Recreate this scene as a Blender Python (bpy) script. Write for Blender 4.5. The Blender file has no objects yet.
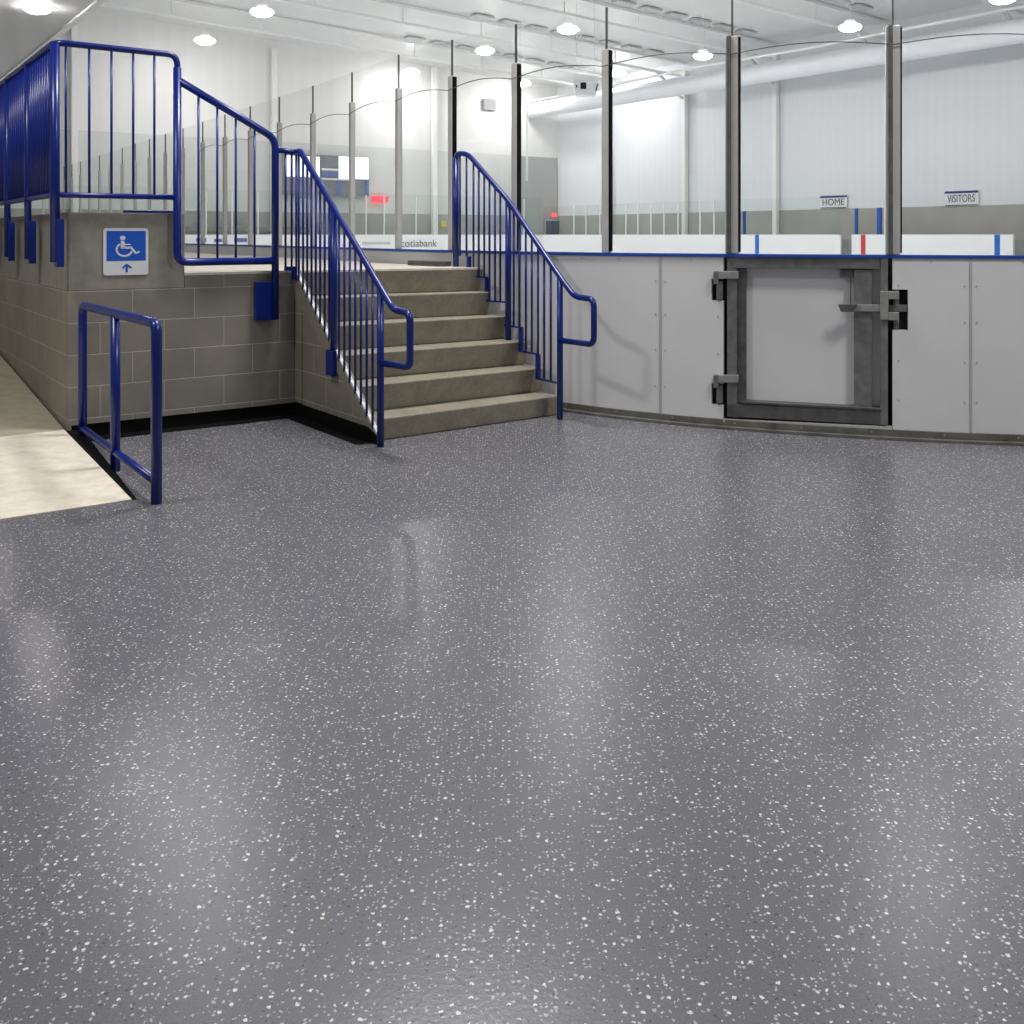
import bpy, bmesh, math, random
from mathutils import Vector, Matrix
random.seed(7)
C = bpy.context.scene.collection
F, CX, HY, H = 989.0, 512.0, 235.0, 1.3          # camera: focal length (px), principal column, horizon row, eye height (m)
A = Vector((-.580, .814, 0)); A.normalize()       # along the rink
Bd = Vector((.814, .580, 0)); Bd.normalize()      # across the rink
UP = Vector((0, 0, 1))
def V(x, y, z=0.0): return Vector((x, y, z))

# ---------------------------------------------------------------- materials
MATS = {}
def newmat(name):
    m = bpy.data.materials.new(name); m.use_nodes = True
    nt = m.node_tree; b = nt.nodes['Principled BSDF']
    MATS[name] = m
    return m, nt, b
def N(nt, t, **kw):
    n = nt.nodes.new(t)
    for k, v in kw.items(): setattr(n, k, v)
    return n
def L(nt, a, b): nt.links.new(a, b)
def geo(nt): return N(nt, 'ShaderNodeNewGeometry').outputs['Position']
def noise(nt, vec, scale, detail=3, rough=.55):
    n = N(nt, 'ShaderNodeTexNoise'); n.inputs['Scale'].default_value = scale
    n.inputs['Detail'].default_value = detail; n.inputs['Roughness'].default_value = rough
    L(nt, vec, n.inputs['Vector']); return n.outputs['Fac']
def ramp(nt, fac, stops):
    r = N(nt, 'ShaderNodeValToRGB'); e = r.color_ramp.elements
    while len(e) < len(stops): e.new(.5)
    for i, (p, c) in enumerate(stops):
        e[i].position = p; e[i].color = (*c, 1) if len(c) == 3 else c
    L(nt, fac, r.inputs['Fac']); return r.outputs['Color']
def mix(nt, fac, a, b, mode='MIX'):
    m = N(nt, 'ShaderNodeMix', data_type='RGBA', blend_type=mode)
    for s, v in ((m.inputs[0], fac), (m.inputs[6], a), (m.inputs[7], b)):
        if hasattr(v, 'is_linked') or hasattr(v, 'links'): L(nt, v, s)
        elif isinstance(v, (int, float)): s.default_value = v
        else: s.default_value = (*v, 1)
    return m.outputs[2]
def math_(nt, op, a, b=None):
    m = N(nt, 'ShaderNodeMath', operation=op)
    for i, v in enumerate((a, b)):
        if v is None: continue
        if isinstance(v, (int, float)): m.inputs[i].default_value = v
        else: L(nt, v, m.inputs[i])
    return m.outputs[0]
def dot(nt, vec, d):
    n = N(nt, 'ShaderNodeVectorMath', operation='DOT_PRODUCT'); L(nt, vec, n.inputs[0]); n.inputs[1].default_value = tuple(d)
    return n.outputs['Value']
def bump(nt, b, h, strength=.2, dist=.01):
    n = N(nt, 'ShaderNodeBump'); n.inputs['Strength'].default_value = strength; n.inputs['Distance'].default_value = dist
    L(nt, h, n.inputs['Height']); L(nt, n.outputs['Normal'], b.inputs['Normal'])
def simple(name, col, rough=.5, metal=0.0, vary=.08, scale=6, spec=.5, bmp=0):
    m, nt, b = newmat(name)
    p = geo(nt); f = noise(nt, p, scale)
    lo = tuple(c * (1 - vary) for c in col); hi = tuple(min(1, c * (1 + vary)) for c in col)
    L(nt, ramp(nt, f, [(.3, lo), (.7, hi)]), b.inputs['Base Color'])
    b.inputs['Roughness'].default_value = rough; b.inputs['Metallic'].default_value = metal
    b.inputs['Specular IOR Level'].default_value = spec
    if bmp: bump(nt, b, noise(nt, p, 60, 4), bmp, .004)
    return m
simple('blue_paint', (.0007, .012, .165), .28, vary=.04, spec=.5)
simple('blue_cap', (.01, .06, .35), .35, vary=.04)
simple('white_poly', (.66, .66, .665), .38, vary=.02, scale=2.5, bmp=.03)
simple('seam_grey', (.40, .40, .395), .5)
simple('bolt', (.40, .40, .40), .4, .3)
simple('black_rubber', (.003, .003, .0035), .7, spec=.12)
simple('lever_dark', (.02, .02, .02), .5)
simple('black_gap', (.004, .004, .004), .8)
simple('steel', (.20, .20, .195), .48, .55, vary=.22, scale=14, bmp=.05)
simple('steel_dark', (.115, .115, .115), .5, .5, vary=.25, scale=14)
simple('steel_light', (.36, .36, .35), .42, .6, vary=.15, scale=20)
simple('aluminium', (.56, .555, .54), .32, .3, vary=.05)
simple('kick_metal', (.16, .155, .14), .5, .4, vary=.3, scale=9)
simple('sill', (.42, .42, .40), .5)
simple('sign_white', (.62, .64, .66), .4, vary=.02)
simple('sign_blue', (.004, .075, .46), .4, vary=.03)
simple('plain_white', (.85, .86, .87), .45, vary=.01)
simple('bright_white', (.94, .95, .96), .45, vary=.01)
simple('grey_text', (.12, .12, .15), .6)
simple('navy', (.015, .035, .24), .5)
simple('pale_navy', (.12, .18, .42), .5)
simple('red_line', (.60, .06, .08), .5)
simple('exit_red', (.75, .08, .10), .5)
simple('blue_line', (.02, .16, .62), .5)
simple('blue_post', (.015, .08, .38), .5)
simple('board_grey', (.22, .23, .25), .5)
simple('bench_grey', (.30, .31, .30), .6)
simple('arena_band', (.40, .395, .37), .8, vary=.08, scale=.6)
simple('truss_white', (.88, .88, .87), .5, vary=.015)
simple('deck_grey', (.58, .585, .59), .6)
simple('vent_grey', (.30, .30, .31), .6)
simple('yellow', (.75, .6, .12), .6)
simple('door_teal', (.07, .10, .14), .5)
simple('cable_dark', (.05, .05, .05), .5)
simple('duct_white', (.86, .88, .92), .6, vary=.03, scale=1.2, bmp=.1)
simple('ice', (.86, .89, .92), .18, vary=.02, scale=.4)
simple('green_glass_edge', (.25, .33, .30), .3)

def ribbed(name, col, d, period, depth=.05, alt=None):
    m, nt, b = newmat(name); p = geo(nt)
    u = math_(nt, 'MULTIPLY', dot(nt, p, d), 2 * math.pi / period)
    s = math_(nt, 'SINE', u)
    s2 = math_(nt, 'MULTIPLY', s, noise(nt, p, .15, 1))
    lo = tuple(c * .93 for c in col)
    L(nt, ramp(nt, s2, [(.0, tuple(c * .985 for c in col)), (.45, col)]), b.inputs['Base Color'])
    b.inputs['Roughness'].default_value = .5
    bump(nt, b, s, .07, depth); return m
ribbed('wall_long_mat', (.79, .81, .84), A, .5)
ribbed('wall_end_mat', (.82, .812, .80), Bd, .9)
ribbed('wall_end_low', (.68, .69, .675), Bd, 1.6)
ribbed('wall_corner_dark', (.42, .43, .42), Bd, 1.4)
ribbed('ceiling_mat', (.82, .82, .81), A, .35, .02)
ribbed('soffit_mat', (.60, .60, .615), Vector((.9, .43, 0)), .42, .04)

def concrete(name, col, dark, scale=3.0, bs=.25, streak=False):
    m, nt, b = newmat(name); p = geo(nt)
    f1 = noise(nt, p, scale, 6, .65); f2 = noise(nt, p, scale * 9, 4, .6)
    c = ramp(nt, f1, [(.28, dark), (.62, col)])
    c = mix(nt, .35, c, ramp(nt, f2, [(.3, tuple(x * .6 for x in col)), (.7, tuple(min(1, x * 1.25) for x in col))]))
    L(nt, c, b.inputs['Base Color']); b.inputs['Roughness'].default_value = .75
    bump(nt, b, f2, bs, .004); return m
concrete('stair_concrete', (.30, .275, .215), (.165, .15, .11), 4.5, .4)
concrete('landing_concrete', (.62, .58, .50), (.48, .44, .37), 1.5)
concrete('ramp_concrete', (.74, .68, .57), (.60, .55, .45), 1.3, .1)
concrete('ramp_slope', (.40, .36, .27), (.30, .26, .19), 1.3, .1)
concrete('parapet_concrete', (.25, .232, .20), (.21, .195, .17), 1.6, .08)
concrete('curb_concrete', (.24, .22, .175), (.17, .15, .12), 3, .2)
concrete('stringer_side', (.25, .225, .18), (.19, .17, .135), 2, .1)

def blocks(name, d, u0, col=(.25, .228, .195), z0=.127):
    m, nt, b = newmat(name); p = geo(nt)
    u = math_(nt, 'SUBTRACT', dot(nt, p, d), u0)
    z = math_(nt, 'SUBTRACT', dot(nt, p, (0, 0, 1)), z0 - .2032 * 4)
    cb = N(nt, 'ShaderNodeCombineXYZ'); L(nt, u, cb.inputs[0]); L(nt, z, cb.inputs[1])
    br = N(nt, 'ShaderNodeTexBrick'); L(nt, cb.outputs[0], br.inputs['Vector'])
    br.inputs['Scale'].default_value = 1; br.inputs['Brick Width'].default_value = .4064; br.inputs['Row Height'].default_value = .2032
    br.inputs['Mortar Size'].default_value = .0035; br.inputs['Mortar Smooth'].default_value = .6; br.inputs['Bias'].default_value = 0
    br.inputs['Color1'].default_value = (*col, 1); br.inputs['Color2'].default_value = (col[0]*.9, col[1]*.9, col[2]*.9, 1)
    br.inputs['Mortar'].default_value = (.46, .43, .38, 1)
    c = mix(nt, .75, br.outputs['Color'], ramp(nt, noise(nt, p, 2.2, 5, .6), [(.3, (.6, .6, .6)), (.7, (1, 1, 1))]), 'MULTIPLY')
    L(nt, c, b.inputs['Base Color']); b.inputs['Roughness'].default_value = .55
    h = math_(nt, 'ADD', math_(nt, 'MULTIPLY', br.outputs['Fac'], -1.0), math_(nt, 'MULTIPLY', noise(nt, p, 70, 4), .35))
    bump(nt, b, h, .35, .006); return m

def floor_mat():
    m, nt, b = newmat('rubber_floor'); p = geo(nt)
    base = ramp(nt, noise(nt, p, .9, 1, .5), [(.2, (.150, .149, .172)), (.8, (.162, .161, .185))])
    fine = noise(nt, p, 240, 3, .7)
    base = mix(nt, .6, base, ramp(nt, fine, [(.35, (.5, .5, .5)), (.65, (1, 1, 1))]), 'MULTIPLY')
    ds = N(nt, 'ShaderNodeTexNoise'); ds.inputs['Scale'].default_value = 160; L(nt, p, ds.inputs['Vector'])
    off = N(nt, 'ShaderNodeVectorMath', operation='SCALE'); L(nt, ds.outputs['Color'], off.inputs[0]); off.inputs['Scale'].default_value = .010
    pp = N(nt, 'ShaderNodeVectorMath', operation='ADD'); L(nt, p, pp.inputs[0]); L(nt, off.outputs[0], pp.inputs[1])
    col = base
    for sc, rad, thr, fl in ((62, .25, .72, (.72, .71, .68)), (110, .36, .66, (.42, .42, .43)), (90, .30, .86, (.07, .07, .078))):
        vo = N(nt, 'ShaderNodeTexVoronoi', voronoi_dimensions='2D'); vo.inputs['Scale'].default_value = sc; L(nt, pp.outputs[0], vo.inputs['Vector'])
        sp = N(nt, 'ShaderNodeSeparateColor'); L(nt, vo.outputs['Color'], sp.inputs[0])
        near = math_(nt, 'LESS_THAN', vo.outputs['Distance'], math_(nt, 'MULTIPLY', sp.outputs[1], rad))
        keep = math_(nt, 'GREATER_THAN', sp.outputs[0], thr)
        col = mix(nt, math_(nt, 'MULTIPLY', near, keep), col, fl)
    L(nt, col, b.inputs['Base Color'])
    b.inputs['Roughness'].default_value = .27; b.inputs['Specular IOR Level'].default_value = .55
    bump(nt, b, noise(nt, p, 90, 3), .10, .004)
floor_mat()

def glass_mat(name, tint, fac):
    m = bpy.data.materials.new(name); m.use_nodes = True; MATS[name] = m
    nt = m.node_tree; nt.nodes.clear()
    o = N(nt, 'ShaderNodeOutputMaterial'); t = N(nt, 'ShaderNodeBsdfTransparent'); g = N(nt, 'ShaderNodeBsdfGlossy')
    t.inputs[0].default_value = (*tint, 1); g.inputs['Roughness'].default_value = .02
    fr = N(nt, 'ShaderNodeFresnel'); fr.inputs['IOR'].default_value = 1.35
    mx = N(nt, 'ShaderNodeMixShader'); L(nt, math_(nt, 'MULTIPLY', fr.outputs[0], fac), mx.inputs[0])
    L(nt, t.outputs[0], mx.inputs[1]); L(nt, g.outputs[0], mx.inputs[2]); L(nt, mx.outputs[0], o.inputs[0])
glass_mat('glass', (.995, .998, .997), .12)
glass_mat('far_glass', (.955, .98, .97), .15)
def emit(name, col, s):
    m, nt, b = newmat(name); b.inputs['Base Color'].default_value = (*col, 1)
    b.inputs['Emission Color'].default_value = (*col, 1); b.inputs['Emission Strength'].default_value = s
LAMP = 92.0
emit('lamp_glow', (1, .985, .955), LAMP)
emit('lamp_dome', (1, .99, .97), 2.2)
emit('exit_glow', (.9, .08, .11), 1.0)
emit('scoreboard_lit', (.95, .97, 1), .55)

# ---------------------------------------------------------------- mesh helpers (world coordinates)
class MB:
    def __init__(s): s.bm = bmesh.new()
    def poly(s, pts, z0, z1):                    # vertical prism over plan polygon
        b = [s.bm.verts.new((p[0], p[1], z0 if not callable(z0) else z0(p))) for p in pts]
        t = [s.bm.verts.new((p[0], p[1], z1 if not callable(z1) else z1(p))) for p in pts]
        n = len(pts); s.bm.faces.new(b[::-1]); s.bm.faces.new(t)
        for i in range(n): s.bm.faces.new((b[i], b[(i+1) % n], t[(i+1) % n], t[i]))
        return s
    def box(s, o, x, y, z, sx, sy, sz):          # box centred at o, axes x,y,z, full sizes
        vs = []
        for k in (-.5, .5):
            for j in (-.5, .5):
                for i in (-.5, .5): vs.append(s.bm.verts.new(o + x * i * sx + y * j * sy + z * k * sz))
        for f in ((0, 2, 3, 1), (4, 5, 7, 6), (0, 1, 5, 4), (2, 6, 7, 3), (0, 4, 6, 2), (1, 3, 7, 5)): s.bm.faces.new([vs[i] for i in f])
        return s
    def bar(s, p, q, w, h, up=UP):
        x = (q - p); l = x.length; x.normalize(); y = up.cross(x); y.normalize(); z = x.cross(y)
        return s.box((p + q) / 2, x, y, z, l, w, h)
    def tube(s, pts, r, n=12, caps=True):
        rings = []; pts = [Vector(p) for p in pts]
        d0 = (pts[1] - pts[0]).normalized()
        ref = UP if abs(d0.z) < .9 else Vector((1, 0, 0))
        u = d0.cross(ref).normalized()
        for i, p in enumerate(pts):
            if i == 0: d = pts[1] - pts[0]
            elif i == len(pts) - 1: d = pts[-1] - pts[-2]
            else: d = (pts[i+1] - p).normalized() + (p - pts[i-1]).normalized()
            d.normalize(); u = (u - d * u.dot(d)).normalized(); w = d.cross(u)
            rings.append([s.bm.verts.new(p + (u * math.cos(2*math.pi*k/n) + w * math.sin(2*math.pi*k/n)) * r) for k in range(n)])
        for a, b in zip(rings, rings[1:]):
            for k in range(n): s.bm.faces.new((a[k], a[(k+1) % n], b[(k+1) % n], b[k]))
        if caps: s.bm.faces.new(rings[0][::-1]); s.bm.faces.new(rings[-1])
        return s
    def extr(s, pts3, d):                         # planar polygon extruded by vector
        a = [s.bm.verts.new(p) for p in pts3]; b = [s.bm.verts.new(p + d) for p in pts3]; n = len(a)
        s.bm.faces.new(a[::-1]); s.bm.faces.new(b)
        for i in range(n): s.bm.faces.new((a[i], a[(i+1) % n], b[(i+1) % n], b[i]))
        return s
def bend(pts, rad, n=7):                          # round the corners of a polyline
    pts = [Vector(p) for p in pts]; out = [pts[0]]
    for a, b, c in zip(pts, pts[1:], pts[2:]):
        r = min(rad, (a-b).length * .48, (c-b).length * .48)
        p, q = b + (a-b).normalized() * r, b + (c-b).normalized() * r
        for i in range(n + 1):
            t = i / n; out.append(p * (1-t)**2 + b * 2*t*(1-t) + q * t*t)
    out.append(pts[-1]); return out
def root_loc(o):
    v = Vector((0, 0, 0))
    while o: v += o.location; o = o.parent
    return v
def part(name, mb, mat, parent=None, bev=0, smooth=False, label=None, at=None):
    bm = mb.bm; bmesh.ops.recalc_face_normals(bm, faces=bm.faces)
    base = root_loc(parent) if parent else (at or Vector((0, 0, 0)))
    for v in bm.verts: v.co -= base
    me = bpy.data.meshes.new(name); bm.to_mesh(me); bm.free()
    me.materials.append(MATS[mat]); o = bpy.data.objects.new(name, me); C.objects.link(o)
    if smooth:
        for p in me.polygons: p.use_smooth = len(p.vertices) == 4
    if bev:
        md = o.modifiers.new('b', 'BEVEL'); md.width = bev; md.segments = 2; md.limit_method = 'ANGLE'
    if parent: o.parent = parent
    elif at: o.location = at
    if label: o['label'] = label
    return o
def tag(o, label=None, cat=None, group=None, kind=None):
    for k, v in (('label', label), ('category', cat), ('group', group), ('kind', kind)):
        if v: o[k] = v
    return o
def thing(name, loc, label, cat, group=None):
    e = bpy.data.objects.new(name, None); C.objects.link(e); e.location = loc; e.empty_display_size = .1
    return tag(e, label, cat, group)
def struct(name, mb, mat, bev=0): return tag(part(name, mb, mat, bev=bev), kind='structure')
def text_part(s, size, o, x, up, nrm, mat, parent, name='lettering', depth=.002, sx=1.0):
    cu = bpy.data.curves.new('t', 'FONT'); cu.body = s; cu.size = size; cu.align_x = 'CENTER'; cu.align_y = 'CENTER'; cu.extrude = depth; cu.offset = .0
    to = bpy.data.objects.new('t', cu); C.objects.link(to)
    me = bpy.data.meshes.new_from_object(to); bpy.data.objects.remove(to); bpy.data.curves.remove(cu)
    base = root_loc(parent)
    for v in me.vertices: v.co = o + x * v.co.x * sx + up * v.co.y + nrm * v.co.z - base
    me.materials.clear(); me.materials.append(MATS[mat]); me.name = name
    ob = bpy.data.objects.new(name, me); C.objects.link(ob); ob.parent = parent; return ob

# ---------------------------------------------------------------- key plan points
C0 = V(-2.815, 6.27)                              # platform corner, front/left
TP = 1.521; P1 = C0 + Bd * TP                     # inner corner where the stair side wall starts
LH = 1.043                                        # landing height
def along(t, off=0, z=0): return C0 + Bd * t - A * off + UP * z        # front wall line
def side(s, off=0, z=0): return P1 - A * s - Bd * off + UP * z         # stair side line
def left(t, off=0, z=0): return C0 + A * t - Bd * off + UP * z         # ramp side line

# boards curve
key = [(7.4, 6.5), (6.2, 6.12), (5.2, 5.99), (4.2, 6.0), (3.16, 6.14), (2.43, 6.30), (1.47, 6.64), (.68, 7.10), (.016, 7.68),
       (-.52, 8.30), (-1.06, 9.0), (-1.63, 9.95), (-2.23, 10.90)]
NL = 20
for i in range(1, NL + 1): key.append((-2.23 - .572 * i, 10.90 + .86 * i))
def catmull(P, m=12):
    out = []
    for i in range(1, len(P) - 2):
        p0, p1, p2, p3 = [Vector((*P[j], 0)) for j in (i-1, i, i+1, i+2)]
        for k in range(m):
            t = k / m
            out.append(.5 * ((2*p1) + (p2-p0)*t + (2*p0-5*p1+4*p2-p3)*t*t + (3*p1-p0-3*p2+p3)*t**3))
    out.append(Vector((*P[-2], 0))); return out
CUR = catmull(key)
cum = [0.0]
for a, b in zip(CUR, CUR[1:]): cum.append(cum[-1] + (b-a).length)
def cat(s):
    s = max(0, min(cum[-1] - 1e-6, s))
    for i in range(len(cum) - 1):
        if cum[i+1] >= s:
            return CUR[i].lerp(CUR[i+1], (s - cum[i]) / (cum[i+1] - cum[i]))
def ctan(s): return (cat(s + .02) - cat(s - .02)).normalized()         # runs leftwards / away
def cnor(s):                                                            # towards the viewer's side
    t = ctan(s); n = Vector((t.y, -t.x, 0)); return n if n.dot(Vector((-.3, -1, 0))) > 0 else -n
def s_of(P):                                                            # arclength of nearest curve point
    best = min(range(len(CUR)), key=lambda i: (CUR[i] - Vector((P[0], P[1], 0))).length)
    return cum[best]
def s_px(x):                                                            # where the plan curve crosses a bearing from the eye
    k = (x - CX) / F
    for i in range(len(CUR) - 1):
        f0 = CUR[i].x - k * CUR[i].y; f1 = CUR[i+1].x - k * CUR[i+1].y
        if f0 * f1 <= 0: return cum[i] + (cum[i+1] - cum[i]) * f0 / (f0 - f1)

# ---------------------------------------------------------------- floor, ramp, platform
struct('floor', MB().poly([(-9, -3), (9, -3), (9, 6.6), (6.2, 6.2), (4.2, 6.07), (2.43, 6.40), (1.47, 6.74), (.68, 7.2), (.4, 7.9), (-2, 9), (-9, 9)], -.1, 0), 'rubber_floor')
# flat apron of the ramp and its black kerb, then the slope
N0 = V(-1.864, 4.85); Cn = C0 - Bd * .02
apron = MB()
pts = [N0, Cn, Cn - Bd * 2.2, N0 - Bd * 2.2 - A * 0]
bmv = apron.bm
def zap(p):
    d = (Vector((p[0], p[1], 0)) - N0).dot(A); L0 = (Cn - N0).dot(A); return .004 + .062 * max(0, min(1, d / L0))
apron.poly([(p.x, p.y) for p in pts], -.02, zap)
struct('ramp_apron', apron, 'ramp_concrete')
def zrp(p):
    d = (Vector((p[0], p[1], 0)) - Cn).dot(A); return .066 + .0855 * max(0, d)
rs = MB(); rs.poly([(p.x, p.y) for p in (Cn, Cn + A * 12, Cn + A * 12 - Bd * 2.2, Cn - Bd * 2.2)], -.02, zrp)
struct('ramp_slope', rs, 'ramp_slope')
kb = MB(); k0 = N0 + Bd * .0; k1 = Cn
kb.poly([(k0.x, k0.y), ((k0 + Bd * .02).x, (k0 + Bd * .02).y), ((k1 + Bd * .10 - A * .03).x, (k1 + Bd * .10 - A * .03).y), ((k1 - A*.005).x, (k1 - A*.005).y)], 0, lambda p: max(.006, zap(p) - .004))
struct('trim_1', kb, 'black_rubber')

blocks('block_front', Bd, C0.dot(Bd) - .01)
blocks('block_left', A, C0.dot(A) - .1, (.27, .24, .185))
blocks('block_stair', A, P1.dot(A) + .1, (.25, .225, .18))
BB = .089; tE = .735
def wallbox(p, q, th, inward, z0, z1):           # wall slab from p to q, thickness th towards inward
    return MB().poly([(v.x, v.y) for v in (p, q, q + inward * th, p + inward * th)], z0, z1)
struct('wall_front', wallbox(along(0), along(TP), .2, A, BB, .942), 'block_front')
struct('wall_front', wallbox(along(tE + .001), along(TP), .2, A, .942, LH - .0165), 'block_front')
struct('wall_left', wallbox(left(.2), left(14), .2, Bd, 0, .942), 'block_left')
pil = MB().poly([(v.x, v.y) for v in (left(0.001, .001), left(.2, .001), left(.2, -.02), left(0.001, -.02))], 0, .942)
struct('wall_left', pil, 'block_left')
PT = 1.446
struct('wall_parapet_front', wallbox(along(0), along(tE), .2, A, .942, PT), 'parapet_concrete', .006)
struct('wall_parapet_left', wallbox(left(.2), left(14), .2, Bd, .942, PT), 'parapet_concrete', .006)
struct('trim_2', wallbox(along(.02, -.012), along(TP + .02, -.012), .15, A, 0, BB), 'black_rubber')
struct('floor_shade_front', wallbox(along(.10, .12), along(TP - .0, .12), .11, A, 0, .004), 'black_rubber')  # dark floor shade below the front wall, laid as a flat black strip
struct('floor_shade_stair', wallbox(side(.05, .0), side(1.2, .0), .10, -Bd, 0, .0035), 'black_rubber')  # shaded floor beside the stair wall, likewise put in as black
# landing slab
sl = [along(tE + .0), P1 + Bd * .001]
lift = [(L_) for L_ in ()]
nos_h = [.14, .318, .497, .675, .855, LH]
R_ = [V(.265, 7.08), V(.169, 7.26), V(.045, 7.42), V(-.092, 7.58), V(-.205, 7.70), V(-.262, 7.82)]
Lf = [P1 - A * (1.18 - .236 * k) for k in range(6)]
R2 = [r + (r - l).normalized() * .10 for r, l in zip(R_, Lf)]
R2[4] = R_[4] + (R_[4]-Lf[4]).normalized() * .05; R2[5] = R_[5] + (R_[5]-Lf[5]).normalized() * .04
edge = [cat(s) + cnor(s) * .07 for s in [s_of(R2[5]) + .12 + i * .45 for i in range(48)]]
far = edge[-1]
plan = [along(tE, -.0), P1, R2[5]] + edge + [left(20, -.2), left(.2, -.2), along(tE, -.2)]
struct('floor_landing', MB().poly([(p.x, p.y) for p in plan], LH - .016, LH), 'landing_concrete', 0)

# ---------------------------------------------------------------- stairs
st = thing('concrete_staircase', (Lf[0] + R2[0]) / 2, 'six broad grey concrete steps climbing between two blue railings to the landing', 'stairs')
backL, backR = Lf[5] + Bd * .0502, R2[5]
dd = (backL - backR).normalized(); nn = Vector((-dd.y, dd.x, 0)); nn = nn if nn.dot(A) > 0 else -nn
bL, bR = backL + nn * .07, backR + nn * .07
for k in range(6):
    a, b = Lf[k] + Bd * .0502, R2[k]; h0 = nos_h[k-1] if k else 0.0; h1 = nos_h[k] if k < 5 else LH - .0165
    rk = .045 if k else .02
    m = MB(); q = [(a + A * rk, h0), (b + A * rk, h0), (bR, h0), (bL, h0), (a, h1), (b, h1), (bR, h1), (bL, h1)]
    vs = [m.bm.verts.new((p.x, p.y, z)) for p, z in q]
    for f in ((3, 2, 1, 0), (4, 5, 6, 7), (0, 1, 5, 4), (1, 2, 6, 5), (2, 3, 7, 6), (3, 0, 4, 7)): m.bm.faces.new([vs[i] for i in f])
    part('step', m, 'stair_concrete', st, bev=.008)
# side stringer : block side wall with a projecting concrete curb that follows the nosings
def ztop(s): return LH - .77 * s
sw = MB(); prof = [(0, BB), (0, ztop(0) - .16), (1.19 - .03, BB + .02), (1.19 - .03, BB)]
prof = [(s, z) for s, z in prof]
sw.extr([side(s, -.015, z) for s, z in ((0.0, BB), (0.0, ztop(0) - .1), (1.15, ztop(1.15) - .06), (1.18, BB))], Bd * .035)
sw.box(side(.05, -.03, .5), A, Bd, UP, .14, .05, .8)
part('side_wall', sw, 'block_stair', st)
cb = MB(); cb.extr([side(s, 0, z) for s, z in ((0, LH - .001), (1.285, ztop(1.285)), (1.15, .098), (0, LH - .19))], Bd * .05)
part('curb', cb, 'curb_concrete', st, bev=.004, label='sloping concrete curb along the left edge of the steps')
pb_ = MB().bar(side(.02, -.012, ztop(.02) + .007), side(1.27, -.012, ztop(1.27) + .007), .022, .014); part('edge_strip', pb_, 'sign_white', st, label='pale strip along the top of the curb')
bb = MB(); bb.extr([side(s, -.005, z) for s, z in ((0.02, 0), (0.02, BB), (1.18, BB), (1.28, 0))], Bd * .044)
part('base_strip', bb, 'black_rubber', st, label='black rubber base strip')

# ---------------------------------------------------------------- railings
RP, RR, RB = .021, .021, .0085
def plate(rt, p, q, th, nrm, zl, zh, name='mounting_plate'):
    m = MB(); m.extr([p + UP * zl, q + UP * zl, q + UP * zh, p + UP * zh], nrm * th); part(name, m, 'blue_paint', rt, bev=.002)
# guard railing on the platform parapet
G = lambda t, z: C0 - Bd * .085 - A * .045 + Bd * t + UP * z
GL = lambda t, z: C0 - Bd * .085 - A * .045 + A * t + UP * z
gr = thing('guard_railing', G(0, 1.0), 'tall blue guard railing fixed round the top of the block platform, above the wheelchair sign', 'railing')
ZT, ZB = 2.505, 1.552
tC, tD = .757, 1.445
part('top_rail', MB().tube(bend([GL(4.0, ZT), GL(0, ZT), G(tC, ZT), G(tC, 2.36)], .09), RR, 12), 'blue_paint', gr, smooth=True)
part('bottom_rail', MB().tube(bend([GL(4.0, ZB), GL(0, ZB), G(tC, ZB)], .03), .018, 12), 'blue_paint', gr, smooth=True)
part('post', MB().tube([G(0, 1.13), G(0, ZT - .01)], .03, 14), 'blue_paint', gr, smooth=True)
part('post', MB().tube(bend([G(tC, 2.42), G(tC, 1.118), G(tD, 1.118)], .07), .027, 14), 'blue_paint', gr, smooth=True)
part('post', MB().tube(bend([G(tC, 2.34), G(tD, 1.985), G(tD, .70)], .07), .026, 14), 'blue_paint', gr, smooth=True)
for i, t in enumerate((.064, .202, .337, .472, .607)):
    part('baluster', MB().tube([G(t, ZB), G(t, ZT)], RB, 8), 'blue_paint', gr, smooth=True)
for xp in (198.5, 217.3, 235.8, 254.5):
    k = (xp - CX) / F; o = G(0, 0); t = (k * o.y - o.x) / (Bd.x - k * Bd.y)
    zt = 2.34 + (1.985 - 2.34) * (t - tC) / (tD - tC)
    part('baluster', MB().tube([G(t, 1.118), G(t, zt)], RB, 8), 'blue_paint', gr, smooth=True)
for t in (.93, 1.80, 2.7, 3.6):
    part('post', MB().tube([GL(t, 1.13), GL(t, ZT)], .024, 12), 'blue_paint', gr, smooth=True)
t = .09
while t < 3.95:
    if min(abs(t - q) for q in (.93, 1.8, 2.7, 3.6)) > .03:
        part('baluster', MB().tube([GL(t, ZB), GL(t, ZT)], .010, 8), 'blue_paint', gr, smooth=True)
    t += .085
for t in (0.0, .93, 1.80, 2.7, 3.6):
    c = GL(t, 0); plate(gr, c - A * .05, c + A * .03, .045, Bd, 1.10, 1.40)
c = G(tD, 0); plate(gr, c - Bd * .14, c + Bd * .0, .04, A, .70, .97)
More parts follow.
